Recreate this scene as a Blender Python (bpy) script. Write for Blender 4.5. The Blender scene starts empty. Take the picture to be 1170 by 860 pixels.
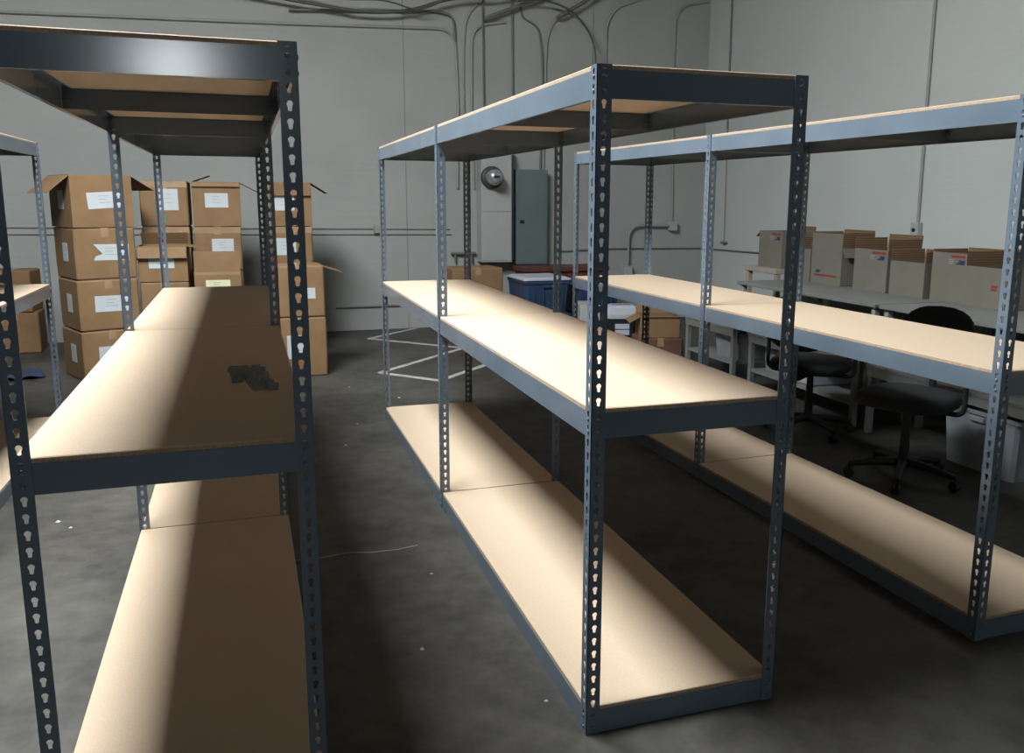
import bpy, math, random
from mathutils import Vector, Matrix
random.seed(7)
SC = bpy.context.scene
COL = SC.collection
R = math.radians

# ------------------------------------------------------------------ materials
def new_mat(name):
    m = bpy.data.materials.new(name); m.use_nodes = True
    nt = m.node_tree
    return m, nt, nt.nodes['Principled BSDF']

def mat(name, col, rough=.6, var=.0, scale=8., metal=0., bump=0., bscale=40., spec=.5, col2=None, detail=4., dist=.001):
    m, nt, b = new_mat(name)
    b.inputs['Base Color'].default_value = (*col, 1)
    b.inputs['Roughness'].default_value = rough
    b.inputs['Metallic'].default_value = metal
    b.inputs['Specular IOR Level'].default_value = spec
    tc = nt.nodes.new('ShaderNodeTexCoord')
    if var > 0 or col2:
        n = nt.nodes.new('ShaderNodeTexNoise'); n.inputs['Scale'].default_value = scale
        n.inputs['Detail'].default_value = detail
        nt.links.new(tc.outputs['Object'], n.inputs['Vector'])
        r = nt.nodes.new('ShaderNodeValToRGB')
        c2 = col2 or tuple(max(0, c*(1-var)) for c in col)
        c1 = col if col2 else tuple(min(1, c*(1+var)) for c in col)
        r.color_ramp.elements[0].position = .3; r.color_ramp.elements[0].color = (*c2, 1)
        r.color_ramp.elements[1].position = .7; r.color_ramp.elements[1].color = (*c1, 1)
        nt.links.new(n.outputs['Fac'], r.inputs['Fac'])
        nt.links.new(r.outputs['Color'], b.inputs['Base Color'])
    if bump > 0:
        n2 = nt.nodes.new('ShaderNodeTexNoise'); n2.inputs['Scale'].default_value = bscale
        n2.inputs['Detail'].default_value = 6
        nt.links.new(tc.outputs['Object'], n2.inputs['Vector'])
        bp = nt.nodes.new('ShaderNodeBump'); bp.inputs['Strength'].default_value = bump
        bp.inputs['Distance'].default_value = dist
        nt.links.new(n2.outputs['Fac'], bp.inputs['Height'])
        nt.links.new(bp.outputs['Normal'], b.inputs['Normal'])
    return m

STEEL = mat('grey_blue_enamel', (.135, .172, .212), .16, .10, 3., bump=.03, bscale=9., spec=.5)
BOARD = mat('particle_board_face', (.58, .445, .315), .75, .06, 220., bump=.15, bscale=300., spec=.2, detail=2.)
BEDGE = mat('particle_board_edge', (.45, .32, .21), .9, .22, 260., bump=.6, bscale=260., spec=.1, detail=2.)
CARD = mat('brown_cardboard', (.245, .146, .072), .72, .10, 5., bump=.2, bscale=14., spec=.25, dist=.004)
CARD2 = mat('dark_brown_cardboard', (.215, .125, .064), .8, .12, 6., bump=.2, bscale=20., spec=.2)
CARDIN = mat('cardboard_inside', (.30, .185, .095), .85, .12, 9., spec=.1)
def corrugated():
    m, nt, b = new_mat('corrugated_liner')
    tc = nt.nodes.new('ShaderNodeTexCoord'); w_ = nt.nodes.new('ShaderNodeTexWave'); w_.bands_direction = 'Z'
    w_.inputs['Scale'].default_value = 17; w_.inputs['Distortion'].default_value = 1.2; w_.inputs['Detail'].default_value = 2
    nt.links.new(tc.outputs['Object'], w_.inputs['Vector'])
    r = nt.nodes.new('ShaderNodeValToRGB'); r.color_ramp.elements[0].color = (.12, .068, .036, 1); r.color_ramp.elements[1].color = (.24, .145, .08, 1)
    nt.links.new(w_.outputs['Fac'], r.inputs['Fac']); nt.links.new(r.outputs['Color'], b.inputs['Base Color']); b.inputs['Roughness'].default_value = .85
    return m
CORR = corrugated()
TAPE = mat('clear_parcel_tape', (.36, .235, .13), .12, .1, 12., bump=.7, bscale=35., spec=.9, dist=.004)
PAPER = mat('white_paper_label', (.52, .55, .55), .7, .05, 9., spec=.2)
PRINT = mat('grey_print', (.33, .35, .38), .8, .05)
YELLOW = mat('pale_yellow_label', (.68, .66, .40), .7, .05, 9.)
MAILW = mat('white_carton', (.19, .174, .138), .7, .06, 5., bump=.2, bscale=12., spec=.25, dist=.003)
RED = mat('red_print', (.26, .035, .035), .7, .08)
BLUE = mat('blue_print', (.025, .035, .09), .7, .08)
WHITEP = mat('white_laminate', (.235, .235, .222), .45, .04, 3., spec=.4)
WHITEPAINT = mat('white_metal_paint', (.39, .39, .37), .5, .04, 4.)
CONDUIT = mat('painted_conduit', (.30, .297, .275), .5, .06, 6.)
CONDUITD = mat('bare_dark_conduit', (.155, .152, .143), .5, .15, 8.)
CABLE = mat('black_cable', (.085, .083, .078), .5, .1)
PANELG = mat('grey_panel_paint', (.125, .155, .155), .5, .05, 3.)
METER = mat('meter_glass_metal', (.45, .46, .46), .25, .2, 14., metal=.6)
BLACKP = mat('black_plastic', (.012, .012, .013), .55, .1, 9.)
FABRIC = mat('charcoal_fabric', (.015, .016, .018), .95, .15, 120., bump=.3, bscale=300.)
FABRICB = mat('black_fabric', (.010, .010, .011), .95, .15, 120., bump=.3, bscale=300.)
BLUEP = mat('blue_plastic', (.023, .045, .098), .4, .1, 6.)
GREYP = mat('pale_grey_plastic', (.46, .47, .52), .4, .05, 6.)
CLEARP = mat('cloudy_plastic', (.31, .325, .35), .3, .15, 9., spec=.6)
REDW = mat('red_brown_wood', (.11, .035, .022), .5, .2, 5.)
CLIPM = mat('dark_clip_steel', (.24, .24, .235), .3, .2, 30., metal=.4)
CHROME = mat('chrome', (.6, .6, .62), .15, metal=1.)
LINE = mat('white_floor_paint', (.42, .41, .385), .8, .25, 9.)
CRACK = mat('crack_dust', (.30, .29, .275), .9, .2, 9.)

def wall_mat(name, c1, c2):
    m, nt, b = new_mat(name)
    tc = nt.nodes.new('ShaderNodeTexCoord')
    n = nt.nodes.new('ShaderNodeTexNoise'); n.inputs['Scale'].default_value = 1.1; n.inputs['Detail'].default_value = 5
    nt.links.new(tc.outputs['Object'], n.inputs['Vector'])
    r = nt.nodes.new('ShaderNodeValToRGB')
    r.color_ramp.elements[0].position = .3; r.color_ramp.elements[0].color = (*c1, 1)
    r.color_ramp.elements[1].position = .7; r.color_ramp.elements[1].color = (*c2, 1)
    nt.links.new(n.outputs['Fac'], r.inputs['Fac']); nt.links.new(r.outputs['Color'], b.inputs['Base Color'])
    b.inputs['Roughness'].default_value = .8; b.inputs['Specular IOR Level'].default_value = .2
    mp = nt.nodes.new('ShaderNodeMapping'); mp.inputs['Scale'].default_value = (1, 1, 14)
    nt.links.new(tc.outputs['Object'], mp.inputs['Vector'])
    n2 = nt.nodes.new('ShaderNodeTexNoise'); n2.inputs['Scale'].default_value = 1.5; n2.inputs['Detail'].default_value = 4
    nt.links.new(mp.outputs['Vector'], n2.inputs['Vector'])
    bp = nt.nodes.new('ShaderNodeBump'); bp.inputs['Strength'].default_value = .25; bp.inputs['Distance'].default_value = .01
    nt.links.new(n2.outputs['Fac'], bp.inputs['Height']); nt.links.new(bp.outputs['Normal'], b.inputs['Normal'])
    return m
WALL = wall_mat('painted_concrete_wall', (.335, .337, .315), (.385, .387, .362))
WALL_LIT = wall_mat('brightened_concrete_wall', (.50, .515, .485), (.545, .56, .53))  # right wall: the stronger light on it is put into a paler colour

def floor_mat():
    m, nt, b = new_mat('worn_dark_concrete')
    tc = nt.nodes.new('ShaderNodeTexCoord')
    def noise(s, d, mapping=None):
        n = nt.nodes.new('ShaderNodeTexNoise'); n.inputs['Scale'].default_value = s; n.inputs['Detail'].default_value = d
        n.inputs['Roughness'].default_value = .65
        nt.links.new(tc.outputs['Object'], n.inputs['Vector']); return n
    n1 = noise(1.3, 8); n2 = noise(9., 6)
    mx = nt.nodes.new('ShaderNodeMix'); mx.data_type = 'FLOAT'; mx.inputs[0].default_value = .4
    nt.links.new(n1.outputs['Fac'], mx.inputs[2]); nt.links.new(n2.outputs['Fac'], mx.inputs[3])
    r = nt.nodes.new('ShaderNodeValToRGB')
    r.color_ramp.elements[0].position = .35; r.color_ramp.elements[0].color = (.025, .023, .020, 1)
    r.color_ramp.elements[1].position = .68; r.color_ramp.elements[1].color = (.108, .100, .086, 1)
    nt.links.new(mx.outputs[0], r.inputs['Fac']); nt.links.new(r.outputs['Color'], b.inputs['Base Color'])
    b.inputs['Roughness'].default_value = .55; b.inputs['Specular IOR Level'].default_value = .3
    bp = nt.nodes.new('ShaderNodeBump'); bp.inputs['Strength'].default_value = .3; bp.inputs['Distance'].default_value = .002
    nt.links.new(n2.outputs['Fac'], bp.inputs['Height']); nt.links.new(bp.outputs['Normal'], b.inputs['Normal'])
    return m
FLOOR = floor_mat()
DARKWALL = mat('darkened_unseen_wall', (.09, .088, .082), .85, .1, 2.)  # unseen walls, darkened to hold back bounced light
CEIL = mat('ceiling_boards', (.07, .06, .05), .85, .1, 2.)
def emit_mat(e, name):
    m, nt, b = new_mat(name)
    b.inputs['Base Color'].default_value = (.8, .8, .8, 1)
    b.inputs['Emission Color'].default_value = (.89, .955, 1, 1); b.inputs['Emission Strength'].default_value = e
    return m
SKY = emit_mat(50., 'skylight_diffuser'); WINDOW = emit_mat(50., 'window_daylight')

# ------------------------------------------------------------------ mesh builder
class MB:
    def __init__(s): s.v = []; s.f = []; s.m = []; s.s = []
    def add(s, vs, fs, mi=0, smooth=False, M=None):
        o = len(s.v)
        s.v += [tuple(M @ Vector(v)) if M else tuple(v) for v in vs]
        for f in fs: s.f.append([i+o for i in f]); s.m.append(mi); s.s.append(smooth)
        return s
    def box(s, x0, x1, y0, y1, z0, z1, mi=0, M=None, c=0.):
        if c <= 0:
            vs = [(x, y, z) for z in (z0, z1) for y in (y0, y1) for x in (x0, x1)]
            fs = [(0, 2, 3, 1), (4, 5, 7, 6), (0, 1, 5, 4), (2, 6, 7, 3), (0, 4, 6, 2), (1, 3, 7, 5)]
            return s.add(vs, fs, mi, False, M)
        # chamfered box
        vs = []; idx = {}
        X, Y, Z = (x0, x1), (y0, y1), (z0, z1)
        def p(i, j, k, ax):
            key = (i, j, k, ax)
            if key not in idx:
                q = [X[i], Y[j], Z[k]]
                sg = [1 if t == 0 else -1 for t in (i, j, k)]
                for a in range(3):
                    if a != ax: q[a] += sg[a]*c
                idx[key] = len(vs); vs.append(tuple(q))
            return idx[key]
        fs = []
        for k in (0, 1):
            fs.append([p(0, 0, k, 2), p(1, 0, k, 2), p(1, 1, k, 2), p(0, 1, k, 2)][::1 if k else -1])
        for j in (0, 1):
            fs.append([p(0, j, 0, 1), p(1, j, 0, 1), p(1, j, 1, 1), p(0, j, 1, 1)][::-1 if j else 1])
        for i in (0, 1):
            fs.append([p(i, 0, 0, 0), p(i, 1, 0, 0), p(i, 1, 1, 0), p(i, 0, 1, 0)][::1 if i else -1])
        for j in (0, 1):
            for k in (0, 1): fs.append([p(0, j, k, 1), p(1, j, k, 1), p(1, j, k, 2), p(0, j, k, 2)][::1 if j == k else -1][::-1])
        for i in (0, 1):
            for k in (0, 1): fs.append([p(i, 0, k, 0), p(i, 1, k, 0), p(i, 1, k, 2), p(i, 0, k, 2)][::1 if i == k else -1])
        for i in (0, 1):
            for j in (0, 1): fs.append([p(i, j, 0, 0), p(i, j, 1, 0), p(i, j, 1, 1), p(i, j, 0, 1)][::1 if i == j else -1][::-1])
        for i in (0, 1):
            for j in (0, 1):
                for k in (0, 1):
                    fs.append([p(i, j, k, 0), p(i, j, k, 1), p(i, j, k, 2)][::1 if (i+j+k) % 2 else -1])
        return s.add(vs, fs, mi, False, M)
    def prism(s, prof, a, b, mp, mi=0):
        # prof: list of 2D points, mp(u,v,t)->xyz, t from a to b
        n = len(prof)
        vs = [mp(u, v, a) for u, v in prof] + [mp(u, v, b) for u, v in prof]
        fs = [[i, (i+1) % n, n+(i+1) % n, n+i] for i in range(n)] + [list(range(n))[::-1], list(range(n, 2*n))]
        return s.add(vs, fs, mi)
    def tube(s, pts, r, n=8, mi=0, cap=True, rad=None):
        P = [Vector(p) for p in pts]; vs = []; fs = []
        t0 = (P[1]-P[0]).normalized()
        u = t0.cross(Vector((0, 0, 1)) if abs(t0.z) < .9 else Vector((1, 0, 0))).normalized()
        for i, p in enumerate(P):
            t = (P[min(i+1, len(P)-1)]-P[max(i-1, 0)]).normalized()
            u = (u - t*u.dot(t)).normalized(); w = t.cross(u)
            rr = rad[i] if rad else r
            for k in range(n):
                a = 2*math.pi*k/n; vs.append(tuple(p+u*math.cos(a)*rr+w*math.sin(a)*rr))
        for i in range(len(P)-1):
            for k in range(n): fs.append([i*n+k, i*n+(k+1) % n, (i+1)*n+(k+1) % n, (i+1)*n+k])
        s.add(vs, fs, mi, True)
        if cap:
            s.add([vs[k] for k in range(n)], [list(range(n))[::-1]], mi)
            s.add(vs[-n:], [list(range(n))], mi)
        return s
    def lathe(s, prof, n=20, mi=0, M=None, smooth=True):
        vs = []; fs = []
        for r, z in prof:
            for k in range(n):
                a = 2*math.pi*k/n; vs.append((r*math.cos(a), r*math.sin(a), z))
        for i in range(len(prof)-1):
            for k in range(n): fs.append([i*n+k, i*n+(k+1) % n, (i+1)*n+(k+1) % n, (i+1)*n+k])
        s.add(vs, fs, mi, smooth, M)
        s.add(vs[:n], [list(range(n))[::-1]], mi, False, M); s.add(vs[-n:], [list(range(n))], mi, False, M)
        return s
    def loft(s, rings, mi=0, M=None, smooth=True):
        n = len(rings[0]); vs = [p for r in rings for p in r]; fs = []
        for i in range(len(rings)-1):
            for k in range(n): fs.append([i*n+k, i*n+(k+1) % n, (i+1)*n+(k+1) % n, (i+1)*n+k])
        fs += [list(range(n))[::-1], list(range((len(rings)-1)*n, len(rings)*n))]
        return s.add(vs, fs, mi, smooth, M)
    def mesh(s, name, mats):
        me = bpy.data.meshes.new(name); me.from_pydata(s.v, [], s.f)
        for m in (mats if isinstance(mats, (list, tuple)) else [mats]): me.materials.append(m)
        me.polygons.foreach_set('material_index', s.m); me.polygons.foreach_set('use_smooth', s.s)
        me.update(); me.validate()
        return me
    def build(s, name, mats, parent=None, loc=(0, 0, 0), rz=0.):
        return link(name, s.mesh(name, mats), parent, loc, rz)

def link(name, me, parent=None, loc=(0, 0, 0), rz=0.):
    o = bpy.data.objects.new(name, me); COL.objects.link(o)
    o.location = loc; o.rotation_euler = (0, 0, rz)
    if parent: o.parent = parent
    return o
def tag(o, label, cat, group=None, kind=None):
    o['label'] = label; o['category'] = cat
    if group: o['group'] = group
    if kind: o['kind'] = kind
    return o
def thing(name, label, cat, loc=(0, 0, 0), rz=0., group=None):
    o = bpy.data.objects.new(name, None); COL.objects.link(o)
    o.location = loc; o.rotation_euler = (0, 0, rz); o.empty_display_size = .1
    return tag(o, label, cat, group)
def copy_tree(o, parent=None):
    c = o.copy(); COL.objects.link(c)
    if parent: c.parent = parent
    for ch in list(o.children): copy_tree(ch, c)
    return c
def struct(o, label, cat): return tag(o, label, cat, kind='structure')
def fillet(pts, r, n=5):
    P = [Vector(p) for p in pts]; out = [P[0]]
    for i in range(1, len(P)-1):
        a = (P[i-1]-P[i]); b = (P[i+1]-P[i]); rr = min(r, a.length*.48, b.length*.48)
        p0 = P[i]+a.normalized()*rr; p1 = P[i]+b.normalized()*rr
        for k in range(n+1):
            t = k/n; out.append(p0*(1-t)**2+P[i]*2*t*(1-t)+p1*t*t)
    return out+[P[-1]]

# ------------------------------------------------------------------ room
XL, XR, YF, YB, ZC = -14.0, 4.75, -12.0, 8.0, 4.9
SKX, SKY0, SKY1, SKW = -1.80, 0.0, 3.4, 1.35       # skylight opening
struct(MB().box(XL-.2, XR+.2, YF-.2, YB+.2, -.2, 0).build('floor', FLOOR), 'dark worn concrete warehouse floor', 'floor')
struct(MB().box(XL-.2, XR+.2, YB, YB+.2, 0, ZC).build('wall_back', WALL), 'painted concrete back wall carrying the conduits', 'wall')
struct(MB().box(XR, XR+.2, YF, YB, 0, ZC).build('wall_right', WALL_LIT), 'painted concrete wall behind the white cartons', 'wall')
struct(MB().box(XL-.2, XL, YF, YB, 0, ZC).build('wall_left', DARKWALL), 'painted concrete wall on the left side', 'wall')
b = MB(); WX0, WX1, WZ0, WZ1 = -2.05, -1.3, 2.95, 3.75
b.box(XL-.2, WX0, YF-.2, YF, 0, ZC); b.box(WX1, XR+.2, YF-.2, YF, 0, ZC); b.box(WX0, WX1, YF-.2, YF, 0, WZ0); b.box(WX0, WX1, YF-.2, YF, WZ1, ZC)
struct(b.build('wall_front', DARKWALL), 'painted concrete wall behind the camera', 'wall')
struct(MB().box(WX0-.05, WX1+.05, YF-.24, YF-.2, WZ0-.05, WZ1+.05).build('window_2', WINDOW), 'high bright window in the wall behind the camera', 'window')
c = MB(); sx0, sx1 = SKX-SKW/2, SKX+SKW/2
c.box(XL-.2, sx0, YF-.2, YB+.2, ZC, ZC+.15); c.box(sx1, XR+.2, YF-.2, YB+.2, ZC, ZC+.15)
c.box(sx0, sx1, YF-.2, SKY0, ZC, ZC+.15); c.box(sx0, sx1, SKY1, YB+.2, ZC, ZC+.15)
struct(c.build('ceiling', CEIL), 'warehouse ceiling with a skylight opening', 'ceiling')
lens = MB()
def lr(ix, z):
    X, Y, k = (sx1-sx0)/2-ix, (SKY1-SKY0)/2-ix, .06
    return [(a+SKX, b_+(SKY0+SKY1)/2, z) for a, b_ in ((X-k, -Y), (X, -Y+k), (X, Y-k), (X-k, Y), (-X+k, Y), (-X, Y-k), (-X, -Y+k), (-X+k, -Y))]
lens.loft([lr(.10, ZC-.20), lr(.03, ZC-.17), lr(.005, ZC-.12), lr(.002, ZC+.16)], 0, None, False)
struct(lens.build('window_1', SKY), 'long translucent skylight dropping below the ceiling above the left aisle', 'skylight')
s = MB(); s.box(.912, .922, YB-.004, YB+.0, 0, 4.2); struct(s.build('trim_1', mat('wall_joint', (.25, .245, .23), .9)), 'vertical joint in the back wall', 'wall joint')
# floor markings and crack
def strip(pts, w):
    b = MB()
    for (a, c_) in zip(pts[:-1], pts[1:]):
        a = Vector((*a, 0)); c_ = Vector((*c_, 0)); d = (c_-a).normalized(); n = Vector((-d.y, d.x, 0))*w/2
        b.add([tuple(p+Vector((0, 0, z))) for z in (.0005, .0035) for p in (a-n, c_-n, c_+n, a+n)],
              [(4, 5, 6, 7), (0, 1, 5, 4), (1, 2, 6, 5), (2, 3, 7, 6), (3, 0, 4, 7)])
    return b
for nm, pts, w, lb in (('floor_line', [(.98, 7.95), (.36, 7.33), (1.15, 6.5), (1.7, 5.95)], .06, 'painted white zigzag line nearest the back wall'),
                   ('floor_line', [(1.55, 7.0), (1.15, 6.40), (.20, 5.41), (.63, 4.93), (1.3, 5.62)], .06, 'painted white zigzag line beside the far end of the middle shelving')):
    struct(strip(pts, w).build(nm, LINE), lb, 'floor marking')
struct(strip([(-.72, 1.50), (-.60, 1.497), (-.5, 1.515), (-.42, 1.49), (-.29, 1.485), (-.2, 1.505)], .006).build('floor_crack', CRACK), 'pale thin crack in the aisle floor', 'crack')

# ------------------------------------------------------------------ shelving
PITCH, PW, PT = .0381, .041, .0022
NP = 48; PH = PITCH*NP
BH, BT = .070, .016
HOLE = [(.0040, -.0110)] + [(.0075*math.cos(R(a)), .0035+.0075*math.sin(R(a))) for a in (-52, 5, 48, 75, 105, 132, 175, 232)] + [(-.0040, -.0110), (-.0014, -.0118), (.0014, -.0118)]
def post_mesh(sx, sy):
    b = MB()
    hw, hh = PW/2, PITCH/2
    OUT = [(hw, -hh), (hw, -hh/3), (hw, hh/3), (hw, hh), (hw/3, hh), (-hw/3, hh), (-hw, hh), (-hw, hh/3), (-hw, -hh/3), (-hw, -hh), (-hw/3, -hh), (hw/3, -hh)]
    for flange in (0, 1):
        def mp(u, z, t):
            q = (u+hw, t, z) if flange == 0 else (t, u+hw, z)
            return (q[0]*sx, q[1]*sy, q[2])
        for i in range(NP):
            zc = (i+.5)*PITCH
            vs = []
            for t in (0, PT):
                vs += [mp(u, zc+v, t) for u, v in OUT] + [mp(u, zc+v, t) for u, v in HOLE]
            fs = []
            for k in range(12):
                j = (k+1) % 12
                fs.append([k, j, 12+j, 12+k]); fs.append([24+j, 24+k, 36+k, 36+j]); fs.append([12+k, 12+j, 36+j, 36+k])
            for k in (0, 1, 2, 6, 7, 8):
                j = k+1; fs.append([k, j, 24+j, 24+k])
            if i == 0: fs += [[k, (k+1) % 12, 24+(k+1) % 12, 24+k] for k in (9, 10, 11)]
            if i == NP-1: fs += [[k, k+1, 24+k+1, 24+k] for k in (3, 4, 5)]
            b.add(vs, fs)
    return b.mesh('post', STEEL)
POSTS = {(sx, sy): post_mesh(sx, sy) for sx in (1, -1) for sy in (1, -1)}

def prof_beam(two=False):
    h, t = BH, .0022
    l = h-BT+.012
    p = [(0, 0), (.014, 0), (.014, t), (t, t), (t, l-t), (.032, l-t), (.032, l), (t, l), (t, h), (0, h)]
    if two: p = p[:-2]+[(-.032, l), (-.032, l-t), (0, l-t)]
    return p

def shelving(name, label, D, lens, levels, loc, rz, H=1.829):
    root = thing(name, label, 'shelving unit', loc, rz, 'grey steel shelving units')
    ys = [0]
    for l in lens: ys.append(ys[-1]+l)
    n = len(ys)
    for i, y in enumerate(ys):
        sy = 1 if i < n-1 else -1
        link('post', POSTS[(1, sy)], root, (0, y, 0)); link('post', POSTS[(-1, sy)], root, (D, y, 0))
    for zt in levels:                    # zt: board top
        z0 = zt-.012-BH
        P = prof_beam()
        def riv(b, pts, ax, sg):
            for (x, y, z) in pts:
                for k in range(1):
                    M = Matrix.Translation((x, y, z)) @ (Matrix.Rotation(R(90)*sg, 4, 'Y') if ax == 0 else Matrix.Rotation(R(-90)*sg, 4, 'X'))
                    b.lathe([(.006, 0), (.006, .0015), (.004, .003), (.001, .0036)], 8, 0, M)
        for i in range(n-1):
            a, c_ = ys[i], ys[i+1]
            for side in (0, 1):
                b = MB()
                if side == 0: mp = lambda u, v, t: (PT+.0004+u, t, z0+v)
                else: mp = lambda u, v, t: (D-PT-.0004-u, t, z0+v)
                b.prism(P if side else P[::-1], a+.003, c_-.001, mp)
                x = 0 if side == 0 else D
                riv(b, [(x, a+.02, z0+.018), (x, a+.02, z0+.052)] + ([(x, c_-.02, z0+.018), (x, c_-.02, z0+.052)] if i == n-2 else []), 0, -1 if side == 0 else 1)
                b.build('beam', STEEL, root)
            # board
            m = MB()
            e = .0035 if i else .0045
            m.box(.0055, D-.0055, a+e+(.001 if i == 0 else .008), c_-(.006 if i == n-2 else .0006), zt-BT, zt, 0, None, .0022)
            me = m.mesh('shelf_board', [BOARD, BEDGE])
            for p in me.polygons:
                if abs(p.normal.z) < .3: p.material_index = 1
            link('shelf_board', me, root)
            # centre support
            s_ = MB(); ym = (a+c_)/2; zb = zt-BT-.0008
            s_.box(.006, D-.006, ym-.0012, ym+.0012, zb-.058, zb-.002); s_.box(.006, D-.006, ym-.018, ym+.018, zb-.0025, zb)
            s_.box(.006, .03, ym-.02, ym+.02, zb-.030, zb-.0276); s_.box(D-.03, D-.006, ym-.02, ym+.02, zb-.030, zb-.0276)
            s_.build('center_support', STEEL, root)
        for i, y in enumerate(ys):
            b = MB()
            if i == 0: b.prism(P, .003, D-.003, lambda u, v, t: (t, y+PT+.0004+u, z0+v))
            elif i == n-1: b.prism(P[::-1], .003, D-.003, lambda u, v, t: (t, y-PT-.0004-u, z0+v))
            else: b.prism(prof_beam(True), .003, D-.003, lambda u, v, t: (t, y+PT+.0004+u, z0+v))
            f = -1 if i < n-1 else 1
            riv(b, [(x, y, z0+z) for x in (.021, D-.021) for z in (.018, .052)], 1, f)
            b.build('beam', STEEL, root)
    return root

LV = (.083, .9515, 1.829)
shelving('shelving_unit', 'grey steel shelving unit standing alone in the middle with glaring bright boards', .613, (1.928, 1.863), LV, (0, 0, 0), 0)
shelving('shelving_unit', 'grey steel shelving unit with a heap of dark clips on its middle board', .624, (1.895, 1.863), LV, (-1.340, -.050, 0), .0029)
shelving('shelving_unit', 'grey steel shelving unit alongside the white cartons and office chairs', .613, (1.895, 1.863), LV, (1.4776, .082, 0), .022)
shelving('shelving_unit', 'grey steel shelving unit beside the tall carton stack, only its end in view', .613, (1.9, 1.9), LV, (-2.045-.613, 4.17-3.8, 0), 0)

# ------------------------------------------------------------------ loose clips on the left unit's middle board
def clip_mesh():
    b = MB()
    b.box(-.019, .019, -.014, .014, 0, .0025, c=.0006)
    b.box(-.019, .019, -.014, -.0115, 0, .016, c=.0006); b.box(-.019, .019, .0115, .014, 0, .016, c=.0006)
    for x in (-.009, .009): b.lathe([(.0045, .0025), (.0045, .008), (.006, .009), (.006, .0115), (.003, .013)], 10, 0, Matrix.Translation((x, 0, 0)))
    b.box(.019, .026, -.008, .008, .004, .0065)
    return b.mesh('shelf_clip', CLIPM)
CM = clip_mesh(); ZM = .9515
spots = []
for j in range(5):
    for i in range(3 - (j == 0)): spots.append((-.905+i*.036+(j % 2)*.008+(4-j)*.004, .65+j*.042))
for j in range(3):
    for i in range(2): spots.append((-.845+i*.037+(2-j)*.008, .515+j*.042))
for x, y in spots:
    o = link('shelf_clip', CM, None, (x+random.uniform(-.003, .003), y+random.uniform(-.003, .003), ZM+.0004), random.choice((0, R(180)))+random.uniform(-.3, .3)); o.scale = (.74, .9, 1.)
    tag(o, 'small dark steel clip in the loose heap on the shelf board', 'shelf clip', 'loose clips heaped on the middle board')

# ------------------------------------------------------------------ cartons
def flap(parent, side, w, d, h, length, ang, m=CARD, span=None):
    # ang: 0 upright, 90 horizontal outward, >90 hanging down outward, negative folded inward
    b = MB(); half = (w if side in 'fb' else d)/2-.004
    t = .004; L = length
    n = 5
    for k in range(n):
        pass
    b.box(-half, half, -t, 0, 0, L, 0, None, .0012)
    o = b.build('flap', m, parent)
    rz = {'f': 0, 'r': R(90), 'b': R(180), 'l': R(-90)}[side]
    pos = {'f': (0, -d/2+.0045, h), 'b': (0, d/2-.0045, h), 'l': (-w/2+.0045, 0, h), 'r': (w/2-.0045, 0, h)}[side]
    o.matrix_local = Matrix.Translation(pos) @ Matrix.Rotation(rz, 4, 'Z') @ Matrix.Rotation(R(ang), 4, 'X')
    return o
def sticker(parent, side, w, d, u, z, sw, sh, m=PAPER, tilt=0., torn=False, name='shipping_label', lines=True):
    b = MB()
    if torn: prof = [(-sw/2, -sh/2), (sw/2, -sh/2), (sw/2, sh/2), (-sw/2, sh/2), (-sw/4, -sh/10), (-sw/2.2, -sh/4)]
    else: prof = [(-sw/2, -sh/2), (sw/2, -sh/2), (sw/2, sh/2), (-sw/2, sh/2)]
    b.prism(prof, 0, -.0014, lambda a, c_, t: (a, t, c_))
    if lines:
        for k in range(3):
            zz = sh*(.26-.2*k); ww = sw*(.3, .22, .34)[k]
            b.box(-sw*.18, -sw*.18+ww, -.0018, -.0013, zz-.0025, zz+.0025, 1)
    o = b.build(name, [m, PRINT], parent)
    rz = {'f': 0, 'r': R(90), 'b': R(180), 'l': R(-90)}[side]
    pos = {'f': (u, -d/2-.0006, z), 'b': (-u, d/2+.0006, z), 'l': (-w/2-.0006, -u, z), 'r': (w/2+.0006, u, z)}[side]
    o.matrix_local = Matrix.Translation(pos) @ Matrix.Rotation(rz, 4, 'Z') @ Matrix.Rotation(tilt, 4, 'Y')
    return o
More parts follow.
